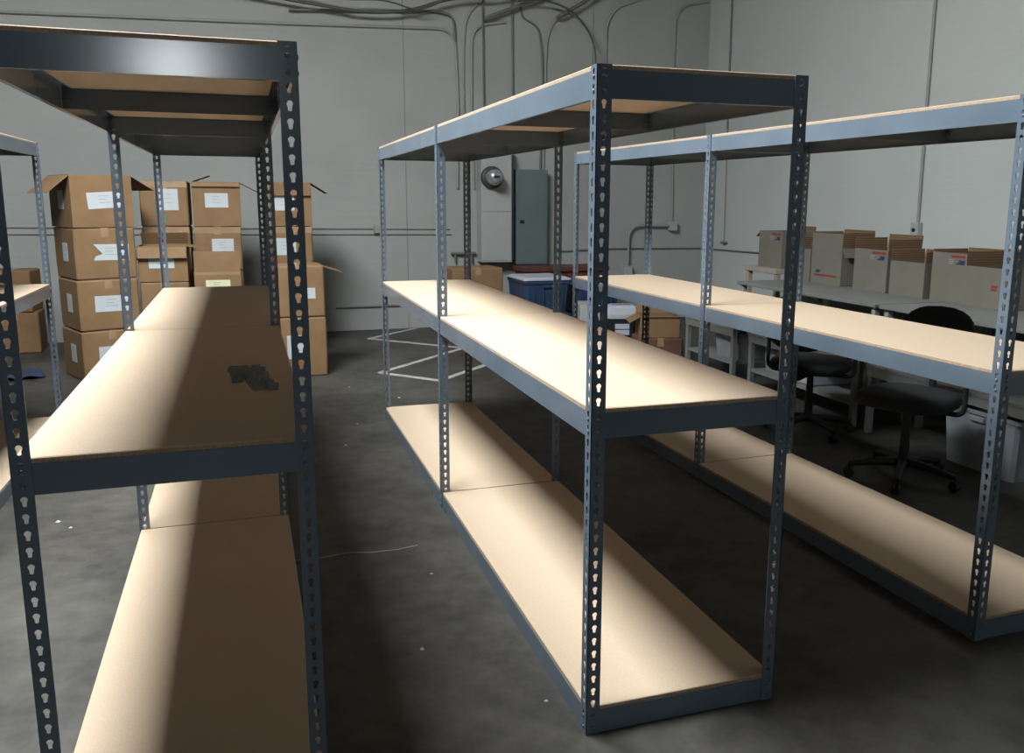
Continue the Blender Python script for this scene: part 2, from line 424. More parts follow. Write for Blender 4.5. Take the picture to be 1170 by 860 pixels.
def carton(label, w, d, h, loc, rz=0., opened=False, m=CARD, tape=True, group='brown cartons stacked by the back wall', taped=None):
    root = thing('cardboard_box', label, 'cardboard box', loc, rz, group)
    b = MB(); t = .005
    j = lambda: random.uniform(-.003, .003)
    if opened:
        b.box(-w/2, w/2, -d/2, -d/2+t, 0, h, 0, None, .0015); b.box(-w/2, w/2, d/2-t, d/2, 0, h, 0, None, .0015)
        b.box(-w/2, -w/2+t, -d/2+t, d/2-t, 0, h); b.box(w/2-t, w/2, -d/2+t, d/2-t, 0, h)
        b.box(-w/2+t, w/2-t, -d/2+t, d/2-t, 0, t, 1)
    else:
        rings = []; n = 4
        zs = [(0, .010), (.010, .002), (h*.33, -.004), (h*.66, -.005), (h-.014, 0), (h-.004, .006), (h-.0006, .016)]
        for z, ins in zs:
            X, Y, c_ = w/2-ins+j()*.5, d/2-ins+j()*.5, .012
            X = min(X, w/2); Y = min(Y, d/2)
            rings.append([(X-c_, -Y, z), (X, -Y+c_, z), (X, Y-c_, z), (X-c_, Y, z), (-X+c_, Y, z), (-X, Y-c_, z), (-X, -Y+c_, z), (-X+c_, -Y, z)])
        b.loft(rings, 0, None, False)
    b.build('box_body', [m, CARDIN], root)
    if tape and not opened:
        tp = MB(); tp.box(-.030, .030, -d/2-.0012, -d/2+.02, h-.075, h-.0005); tp.box(-.030, .030, -d/2, d/2, h-.0008, h+.0006)
        tp.build('tape', TAPE, root)
    if taped:
        tp = MB(); tp.box(-w/2+.004, w/2-.004, -d/2-.0014, -d/2+.01, h-taped, h-.004); tp.build('tape', TAPE, root)
    return root

# stack beside the far-left shelving
LR, LH = .44, .419
ux, uy = (math.cos(LR), math.sin(LR)), (-math.sin(LR), math.cos(LR))
cx, cy = -2.152, 5.68; w, d = .47, .54
lc = (cx+ux[0]*w/2+uy[0]*d/2, cy+ux[1]*w/2+uy[1]*d/2)
names = ['bottom carton of the tall stack beside the end of the shelving', 'second carton up in the tall stack beside the end of the shelving',
         'third carton up in the tall stack, with a notched white label', 'topmost carton of the tall stack, its side flap folded outward']
for k in range(4):
    q = carton(names[k], w, d, LH-.003, (lc[0]+random.uniform(-.006, .006), lc[1]+random.uniform(-.006, .006), k*LH), LR+random.uniform(-.02, .02), k == 3, tape=k < 3)
    sticker(q, 'l', w, d, .02, LH*.52, .13, .15)
    sticker(q, 'f', w, d, .02 if k != 2 else .04, LH*.52, .27, .13, tilt=-.06 if k == 3 else .02, torn=k == 2)
    if k == 3:
        flap(q, 'l', w, d, LH-.003, .22, 130); flap(q, 'r', w, d, LH-.003, .22, 122, CARD2); flap(q, 'b', w, d, LH-.003, .15, 105); 
# two back stacks
def back_stack(x, y, ww, dd, hs, labels, opens=(), rz=0., tapes=()):
    z = 0; out = []
    for k, h in enumerate(hs):
        q = carton(labels[k], ww, dd, h-.003, (x+random.uniform(-.006, .006), y, z), rz+random.uniform(-.015, .015), k in opens, tape=True, taped=.06 if k in tapes else None)
        out.append(q); z += h
    return out
a = back_stack(-1.535, 6.74, .405, .42, (.415, .415, .41, .41), ['floor level carton against the back wall, left of the pale shelf edge', 'second carton up behind the open carton on the taller middle stack', 'third carton up with shiny tape, behind the open front carton', 'top carton with crinkled tape, directly right of the tall notched label stack'], tapes=(2, 3))
sticker(a[3], 'f', .405, .42, .04, .24, .16, .19); sticker(a[2], 'f', .405, .42, .03, .22, .16, .12)
gm = MB(); gm.box(-.012, .012, -.0016, 0, -.03, .03); 
g = gm.build('green_mark', mat('green_marker', (.05, .30, .08), .7), a[3]); g.location = (-.005, -.2116, .07); g['label'] = 'green marker stroke'
a = back_stack(-1.095, 6.74, .415, .42, (.415, .415, .41, .405), ['floor level carton under the flap-topped carton by the back wall', 'second carton up behind the carton with the pale yellow label', 'third carton up with a band of shiny tape, under the flap-topped carton', 'top carton with a thin front flap overhanging its label'], opens=(3,), tapes=(2,))
sticker(a[3], 'f', .415, .42, .0, .235, .20, .13); sticker(a[2], 'f', .415, .42, .04, .23, .19, .13)
flap(a[3], 'f', .415, .42, .402, .05, 150); flap(a[3], 'r', .415, .42, .402, .20, 118, CARDIN); flap(a[3], 'l', .415, .42, .402, .16, -70); flap(a[3], 'b', .415, .42, .402, .16, 95)
a = back_stack(-.435, 6.68, .37, .42, (.415, .415, .41, .41), ['floor level carton behind the two bulging cartons', 'second carton up behind the two bulging cartons', 'third carton up at the aisle end of the carton row, tape shining', 'top carton at the aisle end of the carton row, flaps spread'], opens=(3,), tapes=(2,))
sticker(a[3], 'f', .37, .42, -.06, .22, .18, .15); sticker(a[2], 'f', .37, .42, -.06, .22, .18, .16)
flap(a[3], 'f', .37, .42, .407, .13, 165, CARD2); flap(a[3], 'r', .37, .42, .407, .19, 122, CARDIN); flap(a[3], 'b', .37, .42, .407, .14, 88, CARD2)
# front row
z = 0
for k, (h, lb) in enumerate(((.39, 'floor level carton below the open front carton'), (.40, 'carton directly under the open front carton, against the pale shelf edge'), (.305, 'open front carton with a loose flap bent out to its side'))):
    q = carton(lb, .39, .36, h-.003, (-1.535+random.uniform(-.003, .003), 6.14, z), random.uniform(-.01, .01), k == 2); z += h
    if k == 2:
        sticker(q, 'f', .39, .36, -.01, .17, .20, .11)
        flap(q, 'f', .39, .36, h-.003, .11, 155); flap(q, 'r', .39, .36, h-.003, .19, 99); flap(q, 'l', .39, .36, h-.003, .12, 173, CARD2); flap(q, 'b', .39, .36, h-.003, .12, -30)
    if k == 1: sticker(q, 'f', .39, .36, .05, .2, .16, .1)
z = 0
for k, (h, lb) in enumerate(((.44, 'floor level carton below the carton with the pale yellow label'), (.43, 'carton with a pale yellow label and its front flap standing up'))):
    q = carton(lb, .385, .36, h-.003, (-1.10, 6.14, z), random.uniform(-.01, .01), k == 1); z += h
    if k == 1:
        sticker(q, 'f', .385, .36, .0, .31, .20, .09, YELLOW); flap(q, 'f', .385, .36, h-.003, .175, -4)
        tp = MB(); tp.box(-.185, .185, -.1815, -.1803, h-.03, h-.006); tp.build('tape', TAPE, q)
        flap(q, 'r', .385, .36, h-.003, .15, -60); flap(q, 'l', .385, .36, h-.003, .15, -70)
# bulging pair at the end of the row
q = carton('big bulging carton on the floor at the aisle end, label behind the shelving post', .405, .40, .508, (-.45, 5.63, 0), .06); sticker(q, 'f', .405, .40, -.05, .26, .16, .2)
q = carton('bulging carton with one loose flap, on top of the big bulging one', .395, .39, .432, (-.445, 5.63, .512), .03); sticker(q, 'f', .395, .39, .06, .2, .12, .09)
f = flap(q, 'r', .395, .39, .42, .17, 108, CARD2)
# small cartons glimpsed behind the far-left shelving
carton('plain carton low by the back wall, behind the far-left shelving', .42, .4, .40, (-3.02, 7.55, 0), .05, m=CARD2)
carton('plain carton on another, glimpsed above the far-left middle shelf', .40, .4, .40, (-3.03, 7.55, .403), -.04, m=CARD2)
# long carton pair behind the middle shelving
carton('long carton on the floor behind the far end of the middle shelving', .56, .42, .395, (1.44, 7.02, 0), .05, m=CARD)
carton('long carton peeking over the far end of the bright middle shelf', .56, .40, .385, (1.44, 7.02, .398), .08, m=CARD)

# ------------------------------------------------------------------ blue bins, low cabinet
def tote(label, w, d, h, loc, rz, lidmat=BLUEP):
    r = thing('storage_tote', label, 'storage tote', loc, rz, 'blue storage totes')
    b = MB()
    def ring(X, Y, z, c_=.03): return [(X-c_, -Y, z), (X, -Y+c_, z), (X, Y-c_, z), (X-c_, Y, z), (-X+c_, Y, z), (-X, Y-c_, z), (-X, -Y+c_, z), (-X+c_, -Y, z)]
    b.loft([ring(w/2*.88, d/2*.88, 0), ring(w/2*.96, d/2*.96, h*.82), ring(w/2, d/2, h*.83), ring(w/2, d/2, h*.92)], 0, None, False)
    for x in (-.3, -.1, .1, .3): b.box(x*w-.012, x*w+.012, -d/2*.97, -d/2*.9, h*.15, h*.82)
    b.build('tote_body', BLUEP, r)
    l = MB(); l.loft([ring(w/2+.008, d/2+.008, h*.925), ring(w/2+.008, d/2+.008, h*.965), ring(w/2-.02, d/2-.02, h*.97), ring(w/2-.03, d/2-.03, h*.998)], 0, None, False)
    l.build('tote_lid', lidmat, r)
    hn = MB(); hn.box(-.07, .07, -d/2-.012, -d/2+.0, h*.72, h*.80, c=.004); hn.build('handle', BLUEP, r)
    return r
tote('blue tote on the floor under the pale-topped one', .52, .60, .34, (2.06, 6.62, 0), .04)
tote('blue tote with a pale top, beside the long carton', .52, .60, .37, (2.06, 6.62, .341), .03, GREYP)
tote('blue tote on the floor behind the middle shelving post', .50, .60, .34, (2.66, 6.68, 0), -.02)
tote('blue tote stacked behind the middle shelving post', .50, .60, .28, (2.66, 6.68, .341), -.01)
r = thing('low_cabinet', 'low red-brown wooden cabinet under the grey electrical panel', 'cabinet', (2.66, 7.60, 0))
b = MB(); b.box(-.50, .50, -.2, .2, .06, .68); b.box(-.48, .48, -.18, .18, 0, .06); b.build('cabinet_body', REDW, r)
b = MB(); b.box(-.53, .53, -.24, .22, .68, .73, c=.006); b.build('cabinet_top', REDW, r)
for s_ in (-1, 1):
    b = MB(); b.box(.0+.01*s_ if s_ > 0 else -.49, .49 if s_ > 0 else -.01, -.218, -.2, .09, .66, c=.003); o = b.build('door', REDW, r)
    k = MB(); k.lathe([(.006, 0), (.006, .012), (.012, .016), (.012, .024), (.004, .028)], 10, 0, Matrix.Translation((.05*s_, -.218, .4)) @ Matrix.Rotation(R(90), 4, 'X')); k.build('knob', CHROME, o)

# ------------------------------------------------------------------ paper shredder, boxes near it
r = thing('paper_shredder', 'black and grey paper shredder below the right shelving', 'shredder', (2.62, 5.72, 0), -.28)
b = MB(); 
def rr(X, Y, z, c_=.02): return [(X-c_, -Y, z), (X, -Y+c_, z), (X, Y-c_, z), (X-c_, Y, z), (-X+c_, Y, z), (-X, Y-c_, z), (-X, -Y+c_, z), (-X+c_, -Y, z)]
b.loft([rr(.12, .10, .01), rr(.135, .115, .36)], 0, None, False); b.build('bin', BLACKP, r)
b = MB(); b.loft([rr(.145, .125, .36), rr(.15, .13, .40), rr(.14, .12, .47), rr(.12, .10, .485)], 0, None, False); b.build('cutter_head', GREYP, r)
b = MB(); b.box(-.10, .10, -.012, .012, .482, .488); b.build('paper_slot', BLACKP, r)
b = MB(); b.box(-.07, .07, -.1145, -.106, .20, .25); b.box(-.07, .07, -.1165, -.108, .26, .31); b.build('window_strip', GREYP, r)
r = thing('white_cabinet', 'small white metal cabinet standing beside the paper shredder', 'cabinet', (2.36, 5.98, 0), -.2)
b = MB(); b.box(-.1, .1, -.2, .2, .02, .48, c=.004); b.box(-.09, .09, -.19, .19, 0, .02); b.build('cabinet_body', WHITEPAINT, r)
b = MB(); b.box(-.095, .095, -.208, -.2, .04, .46, c=.003); o = b.build('door', WHITEPAINT, r)
b = MB(); b.box(.06, .07, -.222, -.208, .2, .32, c=.002); b.build('handle', CHROME, o)
carton('red-brown carton on the floor below the tan carton', .42, .36, .235, (2.80, 5.28, 0), -.25, m=mat('red_brown_cardboard', (.13, .058, .034), .8, .15, 8.), group='cartons by the shredder')
q = carton('tan open carton right of the paper shredder', .37, .30, .20, (2.80, 5.28, .238), -.28, True, group='cartons by the shredder')
flap(q, 'l', .37, .30, .20, .12, 120); flap(q, 'b', .37, .30, .20, .12, 20); flap(q, 'f', .37, .3, .2, .02, 100)

# ------------------------------------------------------------------ low white rack tables along the right side
def low_table(label, y0, y1, shelf=True):
    x0, x1, h = 2.95, 3.42, .455
    r = thing('low_table', label, 'table', ((x0+x1)/2, (y0+y1)/2, 0), 0, 'low white tables')
    X, Y = (x1-x0)/2, (y1-y0)/2
    b = MB(); b.box(-X, X, -Y, Y, h-.022, h, c=.003); b.build('tabletop', WHITEP, r)
    for xa in (-X+.005, X-.025): b = MB(); b.box(xa, xa+.02, -Y+.01, Y-.01, h-.075, h-.022); b.build('apron', WHITEP, r)
    for sx in (-1, 1):
        for sy in (-1, 1):
            b = MB(); x, y = sx*(X-.03), sy*(Y-.03); b.box(x-.02, x+.02, y-.02, y+.02, 0, h-.022, c=.003); b.build('leg', WHITEP, r)
    if shelf:
        b = MB(); b.box(-X+.02, X-.02, -Y+.05, Y-.05, .14, .165); b.build('lower_shelf', WHITEP, r)
    return r
low_table('low white table holding the cloudy bin, nearest the paper shredder', 4.17, 5.02)
low_table('low white table with the labelled grey case on its lower shelf', 2.62, 3.95)
low_table('low white table with the big pale tub beneath, behind the nearest chair', 1.18, 2.52, False)
def bin_(label, w, d, h, loc, rz, m=CLEARP):
    r = thing('plastic_bin', label, 'bin', loc, rz, 'pale plastic bins under the low tables')
    b = MB(); b.loft([rr(w/2*.86, d/2*.86, 0), rr(w/2*.95, d/2*.95, h*.9), rr(w/2, d/2, h*.905), rr(w/2, d/2, h*.97), rr(w/2*.93, d/2*.93, h*.97), rr(w/2*.84, d/2*.84, h*.1)], 0, None, False); b.build('bin_body', m, r)
    b = MB(); b.box(-.05, .05, -d/2-.008, -d/2, h*.8, h*.88, c=.002); b.build('handle', m, r)
    return r
bin_('cloudy plastic bin under the low table by the tan carton', .40, .36, .23, (3.2, 4.42, .166), R(-90))
bin_('smaller cloudy plastic bin beside the labelled grey case', .28, .34, .21, (3.2, 3.72, .166), R(-90))
r = thing('equipment_case', 'pale grey case with two white stickers on the lower shelf', 'case', (3.2, 3.34, .166), R(-90))
b = MB(); b.box(-.19, .19, -.2, .2, 0, .25, c=.012); b.build('case_body', GREYP, r)
for u, z, m in ((.09, .16, PAPER), (.09, .07, PAPER)): sticker(r, 'f', .38, .4, u, z, .11, .07, m)
b = MB(); b.box(-.035, .035, -.206, -.2, .16, .2, c=.002); b.build('latch', BLACKP, r)
bin_('big pale tub on the floor under the nearest low table', .56, .40, .36, (3.19, 1.62, 0), R(-90))

# ------------------------------------------------------------------ desks, bench and white cartons
DZ = .755
def desk(label, y0, y1):
    x0, x1 = 3.52, 4.6
    r = thing('desk', label, 'desk', ((x0+x1)/2, (y0+y1)/2, 0), 0, 'white desks along the wall')
    X, Y = (x1-x0)/2, (y1-y0)/2
    b = MB(); b.box(-X, X, -Y, Y, DZ-.03, DZ, c=.004); b.build('desktop', WHITEP, r)
    b = MB(); b.box(X-.06, X-.04, -Y+.06, Y-.06, DZ-.35, DZ-.03); b.build('modesty_panel', WHITEP, r)
    for sx in (-1, 1):
        for sy in (-1, 1):
            x, y = sx*(X-.05), sy*(Y-.05)
            b = MB(); b.box(x-.022, x+.022, y-.022, y+.022, .0, DZ-.03, c=.003); b.build('leg', WHITEPAINT, r)
    return r
desk('white desk carrying the two tallest cartons beside the bench', 3.16, 5.08)
desk('white desk behind the nearest office chair', 1.10, 3.12)
r = thing('bench', 'small wooden bench holding the end carton, past the white desk', 'bench', (4.27, 5.42, 0))
b = MB(); b.box(-.29, .29, -.28, .28, .80, .85, c=.004); b.build('bench_top', mat('beige_wood', (.40, .33, .26), .7, .1, 6.), r)
for sx in (-1, 1):
    for sy in (-1, 1):
        b = MB(); b.box(sx*.25-.025, sx*.25+.025, sy*.25-.025, sy*.25+.025, 0, .80, c=.003); b.build('leg', bpy.data.materials['beige_wood'], r)

def mail_box(label, y0, y1, zt, x=4.11, z0=DZ, dep=.34, rz=0., stripe='top', back=0., side=0., front=0., sideflap=None, lean=0.):
    # open white carton, its printed front faces -x
    w, h = y1-y0, zt-z0
    r = thing('white_carton', label, 'carton', (x+dep/2, (y0+y1)/2, z0), R(-90)+rz, 'white cartons along the wall')
    b = MB(); t = .004
    b.box(-w/2, w/2, -dep/2, -dep/2+t, 0, h, 0, None, .001); b.box(-w/2, w/2, dep/2-t, dep/2, 0, h, 1)
    hs = h-front
    b.box(-w/2, -w/2+t, -dep/2+t, dep/2-t, 0, hs); b.box(w/2-t, w/2, -dep/2+t, dep/2-t, 0, hs); b.box(-w/2, w/2, -dep/2+t, dep/2-t, 0, t, 1)
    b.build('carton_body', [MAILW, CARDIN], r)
    if stripe == 'top':
        s_ = MB(); s_.box(w*.05, w*.45, -dep/2-.0014, -dep/2, h-.035, h-.016); s_.build('red_stripe', RED, r)
        s_ = MB(); s_.prism([(-.03, -.016), (.055, -.016), (.06, .016), (.0, .02), (.012, .008), (-.01, .006), (.008, -.002), (-.02, -.006)], 0, -.0016, lambda a, c_, t_: (w*.27+a, -dep/2-.0002+t_, h-.068+c_)); s_.build('blue_emblem', BLUE, r)
        s_ = MB()
        for k in range(3): s_.box(-w*.02, w*.12, -dep/2-.0012, -dep/2, h-.052-.013*k, h-.048-.013*k)
        s_.build('printed_lines', PRINT, r)
    elif stripe == 'bottom':
        s_ = MB(); s_.box(-w*.38, w*.36, -dep/2-.0014, -dep/2, h*.16, h*.16+.016); s_.build('red_stripe', RED, r)
        s_ = MB(); s_.prism([(-.04, -.012), (.03, -.012), (.04, .012), (-.02, .014), (-.01, .002)], 0, -.0016, lambda a, c_, t_: (-w*.28+a, -dep/2-.0002+t_, h*.25+c_)); s_.build('blue_emblem', BLUE, r)
    elif stripe == 'mark':
        s_ = MB(); s_.box(w*.17, w*.31, -dep/2-.0014, -dep/2, h*.52, h*.58); s_.box(w*.16, w*.29, -dep/2-.0014, -dep/2, h*.45, h*.50); s_.build('red_mark', RED, r)
    if back: flap(r, 'b', w, dep, h-.001, back, 6, CORR)
    if side:
        flap(r, 'r', w, dep, hs, side, 3, CORR); flap(r, 'l', w, dep, hs, side, 2, CORR)
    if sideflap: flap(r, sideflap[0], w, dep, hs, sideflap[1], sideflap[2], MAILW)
    return r
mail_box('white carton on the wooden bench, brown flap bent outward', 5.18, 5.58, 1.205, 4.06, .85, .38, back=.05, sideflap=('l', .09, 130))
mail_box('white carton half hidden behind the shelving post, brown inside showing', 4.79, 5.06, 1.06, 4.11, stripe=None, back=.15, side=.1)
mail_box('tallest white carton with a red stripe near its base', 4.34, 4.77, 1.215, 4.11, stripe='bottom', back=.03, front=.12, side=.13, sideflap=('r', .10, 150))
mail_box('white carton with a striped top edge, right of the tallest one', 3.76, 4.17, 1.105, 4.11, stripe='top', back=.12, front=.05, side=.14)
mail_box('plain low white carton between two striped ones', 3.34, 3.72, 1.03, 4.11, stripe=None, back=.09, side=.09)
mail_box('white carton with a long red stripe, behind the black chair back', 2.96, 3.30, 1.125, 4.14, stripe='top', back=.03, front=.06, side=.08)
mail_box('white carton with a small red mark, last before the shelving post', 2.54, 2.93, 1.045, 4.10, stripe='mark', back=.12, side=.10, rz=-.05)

# ------------------------------------------------------------------ office chairs
def sup(a, b_, z, n=24, e=3.2, cx=0, cy=0):
    out = []
    for k in range(n):
        t = 2*math.pi*k/n; c_, s_ = math.cos(t), math.sin(t)
        out.append((cx+a*math.copysign(abs(c_)**(2/e), c_), cy+b_*math.copysign(abs(s_)**(2/e), s_), z))
    return out
def chair(label, loc, rz, m):
    # faces +x local, backrest on -x
    r = thing('office_chair', label, 'office chair', loc, rz)
    b = MB(); b.loft([sup(.20, .20, .415), sup(.235, .235, .425), sup(.245, .245, .455), sup(.235, .235, .485), sup(.19, .19, .497), sup(.08, .08, .494)]); b.build('seat', m, r)
    b = MB()
    M = Matrix.Translation((-.27, 0, .60)) @ Matrix.Rotation(R(-100), 4, 'Y')
    # outline in local (x=up, y=side), thickness along z
    b.loft([sup(.15, .17, -.03, e=2.6, cx=.15), sup(.175, .20, -.015, e=2.6, cx=.155), sup(.18, .205, .005, e=2.6, cx=.155), sup(.165, .19, .028, e=2.6, cx=.155), sup(.10, .12, .036, e=2.6, cx=.155)], 0, M); b.build('backrest', m, r)
    b = MB(); b.tube(fillet([(-.05, 0, .40), (-.30, 0, .40), (-.335, 0, .78)], .08), .02, 8); b.build('back_bracket', BLACKP, r)
    b = MB(); b.tube([(0, 0, .09), (0, 0, .41)], .025, 12, rad=[.028, .02]); b.build('gas_column', BLACKP, r)
    b = MB(); b.box(-.1, .1, -.07, .07, .395, .418, c=.005); b.build('seat_plate', BLACKP, r)
    for k in range(5):
        a_ = R(72*k+18); dx, dy = math.cos(a_), math.sin(a_)
        b = MB(); b.tube([(.02*dx, .02*dy, .10), (.15*dx, .15*dy, .095), (.28*dx, .28*dy, .072)], .02, 8, rad=[.026, .022, .015]); o = b.build('leg', BLACKP, r)
        c_ = MB(); Mx = Matrix.Translation((.28*dx, .28*dy, .028)) @ Matrix.Rotation(a_, 4, 'Z') @ Matrix.Rotation(R(90), 4, 'X')
        c_.lathe([(.018, -.022), (.028, -.018), (.028, -.004), (.014, -.003), (.014, .003), (.028, .004), (.028, .018), (.018, .022)], 14, 0, Mx)
        c_.tube([(.28*dx, .28*dy, .03), (.28*dx, .28*dy, .072)], .007, 6); c_.build('caster', BLACKP, o)
    for s_ in (-1, 1):
        b = MB(); b.tube(fillet([(-.02, s_*.12, .405), (-.02, s_*.285, .405), (-.02, s_*.285, .64)], .05), .014, 8); o = b.build('arm_support', BLACKP, r)
        c_ = MB(); c_.box(-.14, .12, s_*.285-.03, s_*.285+.03, .64, .668, c=.008); c_.build('armrest', BLACKP, o)
    return r
chair('charcoal office chair with a rounded back, nearest in the dark right aisle', (2.50, 1.62, 0), R(180+25), FABRIC)
chair('black office chair further down, its seat under the right shelving board', (2.60, 2.62, 0), R(35), FABRICB)

# ------------------------------------------------------------------ electrical gear on the walls
yw = YB
r = thing('electrical_cabinet', 'white electrical cabinet with a round meter on the back wall', 'electrical cabinet', (1.93, yw, 0))
b = MB(); b.box(-.185, .185, -.22, -.004, .77, 2.05, c=.004); b.build('cabinet_box', WHITEPAINT, r)
b = MB(); b.box(-.178, .178, -.226, -.221, .79, 1.34, c=.002); b.box(-.178, .178, -.226, -.221, 1.36, 2.03, c=.002); b.build('door', WHITEPAINT, r)
b = MB(); b.box(.186, .225, -.15, -.004, .80, 2.05); b.build('side_shade', PANELG, r)  # grey strip standing in for the shade beside the cabinet
b = MB(); M = Matrix.Translation((-.065, -.226, 1.745)) @ Matrix.Rotation(R(90), 4, 'X')
b.lathe([(.128, 0), (.128, .045), (.118, .06), (.095, .06)], 28, 0, M); o = b.build('meter_socket', mat('dark_meter_ring', (.05, .045, .042), .5, .2, 12.), r)
b = MB(); b.lathe([(.088, .05), (.088, .19), (.075, .225), (.03, .238), (.005, .239)], 28, 0, M); g = b.build('meter_dome', METER, o)
b = MB(); b.box(-.10, -.03, -.470, -.463, 1.735, 1.762); b.build('dial', BLACKP, o)
r = thing('breaker_box', 'tall grey breaker panel on the back wall', 'electrical panel', (2.385, yw, 0))
b = MB(); b.box(-.195, .195, -.15, -.001, .735, 1.845, c=.004); b.build('panel_box', PANELG, r)
b = MB(); b.box(-.175, .175, -.158, -.151, .76, 1.82, c=.002); o = b.build('door', PANELG, r)
b = MB(); b.box(-.155, -.10, -.168, -.158, 1.22, 1.26, c=.002); b.build('latch', BLACKP, o)
b = MB(); b.box(.205, .225, -.05, -.004, 1.72, 1.82); b.build('side_clip', CONDUITD, r)
r = thing('wall_bracket', 'grey pipe bracket on the back wall left of the electrical cabinet', 'bracket', (1.57, yw, 0))
b = MB(); b.tube([(-.15, -.05, .87), (.15, -.05, .87)], .018, 8); b.build('bar', CONDUITD, r)
for x in (-.1, .1):
    b = MB(); b.tube(fillet([(x, -.004, .87), (x, -.05, .87), (x, -.05, .76)], .02), .012, 8); b.build('leg', CONDUITD, r)

def conduit(label, pts, r_=.012, m=CONDUIT, name='conduit', fr=.12, cat='conduit', straps=True, ax=1, lay=0):
    root = thing(name, label, cat, (0, 0, 0), 0, 'pipes and cables on the walls')
    P = fillet(pts, fr)
    off = (r_+.0021+lay*.034-.016)
    if ax == 1: P = [p-Vector((0, off, 0)) for p in P]
    else: P = [p-Vector((off, 0, 0)) for p in P]
    MB().tube(P, r_, 8).build('pipe' if name != 'cable' else 'cord', m, root)
    if straps and r_ > .0075:
        L = 0; nxt = .35
        for a_, c_ in zip(P[:-1], P[1:]):
            seg = (c_-a_).length
            while L+seg > nxt:
                p = a_+(c_-a_)*((nxt-L)/seg); t = (c_-a_).normalized()
                b = MB(); M = Matrix.Translation(p) @ t.to_track_quat('Z', 'Y').to_matrix().to_4x4()
                b.lathe([(r_+.002, -.01), (r_+.002, .01)], 10, 0, M)
                b.build('strap', m, root); nxt += 1.3
            L += seg
    return root
y1 = yw-.016
def bw(*pts): return [(x, y1, z) for x, z in pts]
conduit('upper of the two long level conduits across the back wall', bw((-5.5, 1.21), (-3.19, 1.191), (1.42, 1.150)), .006, CONDUITD)
conduit('lower of the two long level conduits across the back wall', bw((-5.5, 1.14), (-3.19, 1.122), (1.44, 1.089)), .006, CONDUITD)
o = MB().box(.53, .60, yw-.06, yw-.004, 1.11, 1.20, c=.004).build('junction_box', CONDUIT); tag(o, 'small junction box on the two long level conduits', 'junction box')
conduit('long high conduit bending down the back wall, the lower of the top pair', bw((-4.5, 3.22), (-.39, 3.324), (1.50, 3.385), (1.535, 2.6), (1.512, 1.62)), .016, fr=.2)
conduit('short high conduit curving down just above the long one', bw((-.3, 3.46), (1.32, 3.56), (1.475, 3.52), (1.50, 3.25)), .013, CONDUITD, fr=.16, lay=1)
conduit('pale conduit with a wide bend left of the bright shelf top', bw((2.10, 3.50), (1.70, 3.43), (1.690, 2.56), (1.712, 1.62)), .015, fr=.2)
conduit('pale conduit hooking left from the bunch of cables', bw((1.95, 3.80), (1.64, 3.58), (1.60, 3.2), (1.60, 1.70)), .012, fr=.25)
conduit('thin dark straight pipe down the back wall, first of the straight pair', bw((1.815, ZC-.01), (1.818, 3.714), (1.832, 1.95)), .009, CONDUITD, lay=1)
conduit('thicker dark straight pipe down the back wall above the electrical cabinet', bw((2.17, ZC-.01), (2.18, 3.741), (2.195, 2.05), (2.10, 2.03)), .013, CONDUITD)
conduit('curling dark conduit running down to the grey panel', bw((2.285, 3.68), (2.30, 3.56), (2.50, 3.48), (2.545, 3.2), (2.555, 2.89), (2.530, 1.85)), .013, CONDUITD, fr=.1)
conduit('pale conduit flaring right above the grey panel', bw((3.1, 3.81), (2.68, 3.55), (2.60, 3.337), (2.588, 2.89), (2.566, 1.85)), .013, fr=.18)
conduit('dark slanting pipe up by the cable loop', [(1.85, yw+.085, 3.50)]+bw((1.86, 3.52), (2.39, 3.737), (2.7, 3.86)), .022, CONDUITD, straps=False, lay=2)
conduit('dark slanting pipe right of the cable loop', [(2.72, yw+.055, 3.58)]+bw((2.73, 3.595), (3.11, 3.82), (3.4, 4.0)), .022, CONDUITD, straps=False, lay=3)
conduit('black flexible cable looping over and down the back wall', bw((2.2, 3.70), (2.39, 3.735), (2.646, 3.717), (2.864, 3.636), (3.054, 3.453), (3.150, 3.243), (3.165, 2.6), (3.16, 1.9)), .012, CABLE, 'cable', .2, 'cable', False, lay=5)
# sagging dark cable bundle along the top
conduit('dark sagging cable bundle at the top of the back wall', bw((-.9, 3.60), (-.1, 3.52), (.5, 3.46), (1.0, 3.52), (1.4, 3.68), (1.9, 3.72), (2.15, 3.78)), .017, CABLE, 'cable', .3, 'cable', False, lay=4)
conduit('thin dark cable tangled above the sagging bundle', [(x, y1-.05, z) for x, z in ((-.2, 3.64), (.2, 3.56), (.7, 3.60), (1.05, 3.50), (1.3, 3.62), (1.75, 3.84))], .009, CABLE, 'cable', .2, 'cable', False, lay=5)
conduit('faint straight pipe left of the cable end', bw((3.19, ZC-.01), (3.182, 3.1), (3.20, .9)), .006)
conduit('pale conduit turning right near the top, above the shelf corner', bw((3.9, 3.90), (3.48, 3.76), (3.352, 3.56), (3.362, 2.2), (3.36, 1.0)), .013, fr=.2)
conduit('pale conduit dropping to the small wall box', bw((4.7, 3.91), (4.36, 3.84), (4.268, 3.68), (4.26, 3.16), (4.307, 1.24)), .013, fr=.18)
o = MB().box(4.25, 4.35, yw-.09, yw-.004, 1.12, 1.235, c=.004).build('junction_box', WHITEPAINT); tag(o, 'small white wall box above the gooseneck pipe', 'junction box')
conduit('gooseneck conduit bending down from the small wall box', bw((4.27, 1.18), (3.69, 1.19), (3.69, .66)), .016, fr=.18, lay=1)
o = MB().box(3.62, 3.74, yw-.09, yw-.004, .57, .68, c=.004).build('outlet_box', WHITEPAINT); tag(o, 'small white outlet box at the foot of the gooseneck pipe', 'outlet box')
conduit('thin level pipe on the back wall from the gooseneck to the corner', bw((2.72, .872), (3.41, .90), (4.73, .891)), .010, CONDUITD)
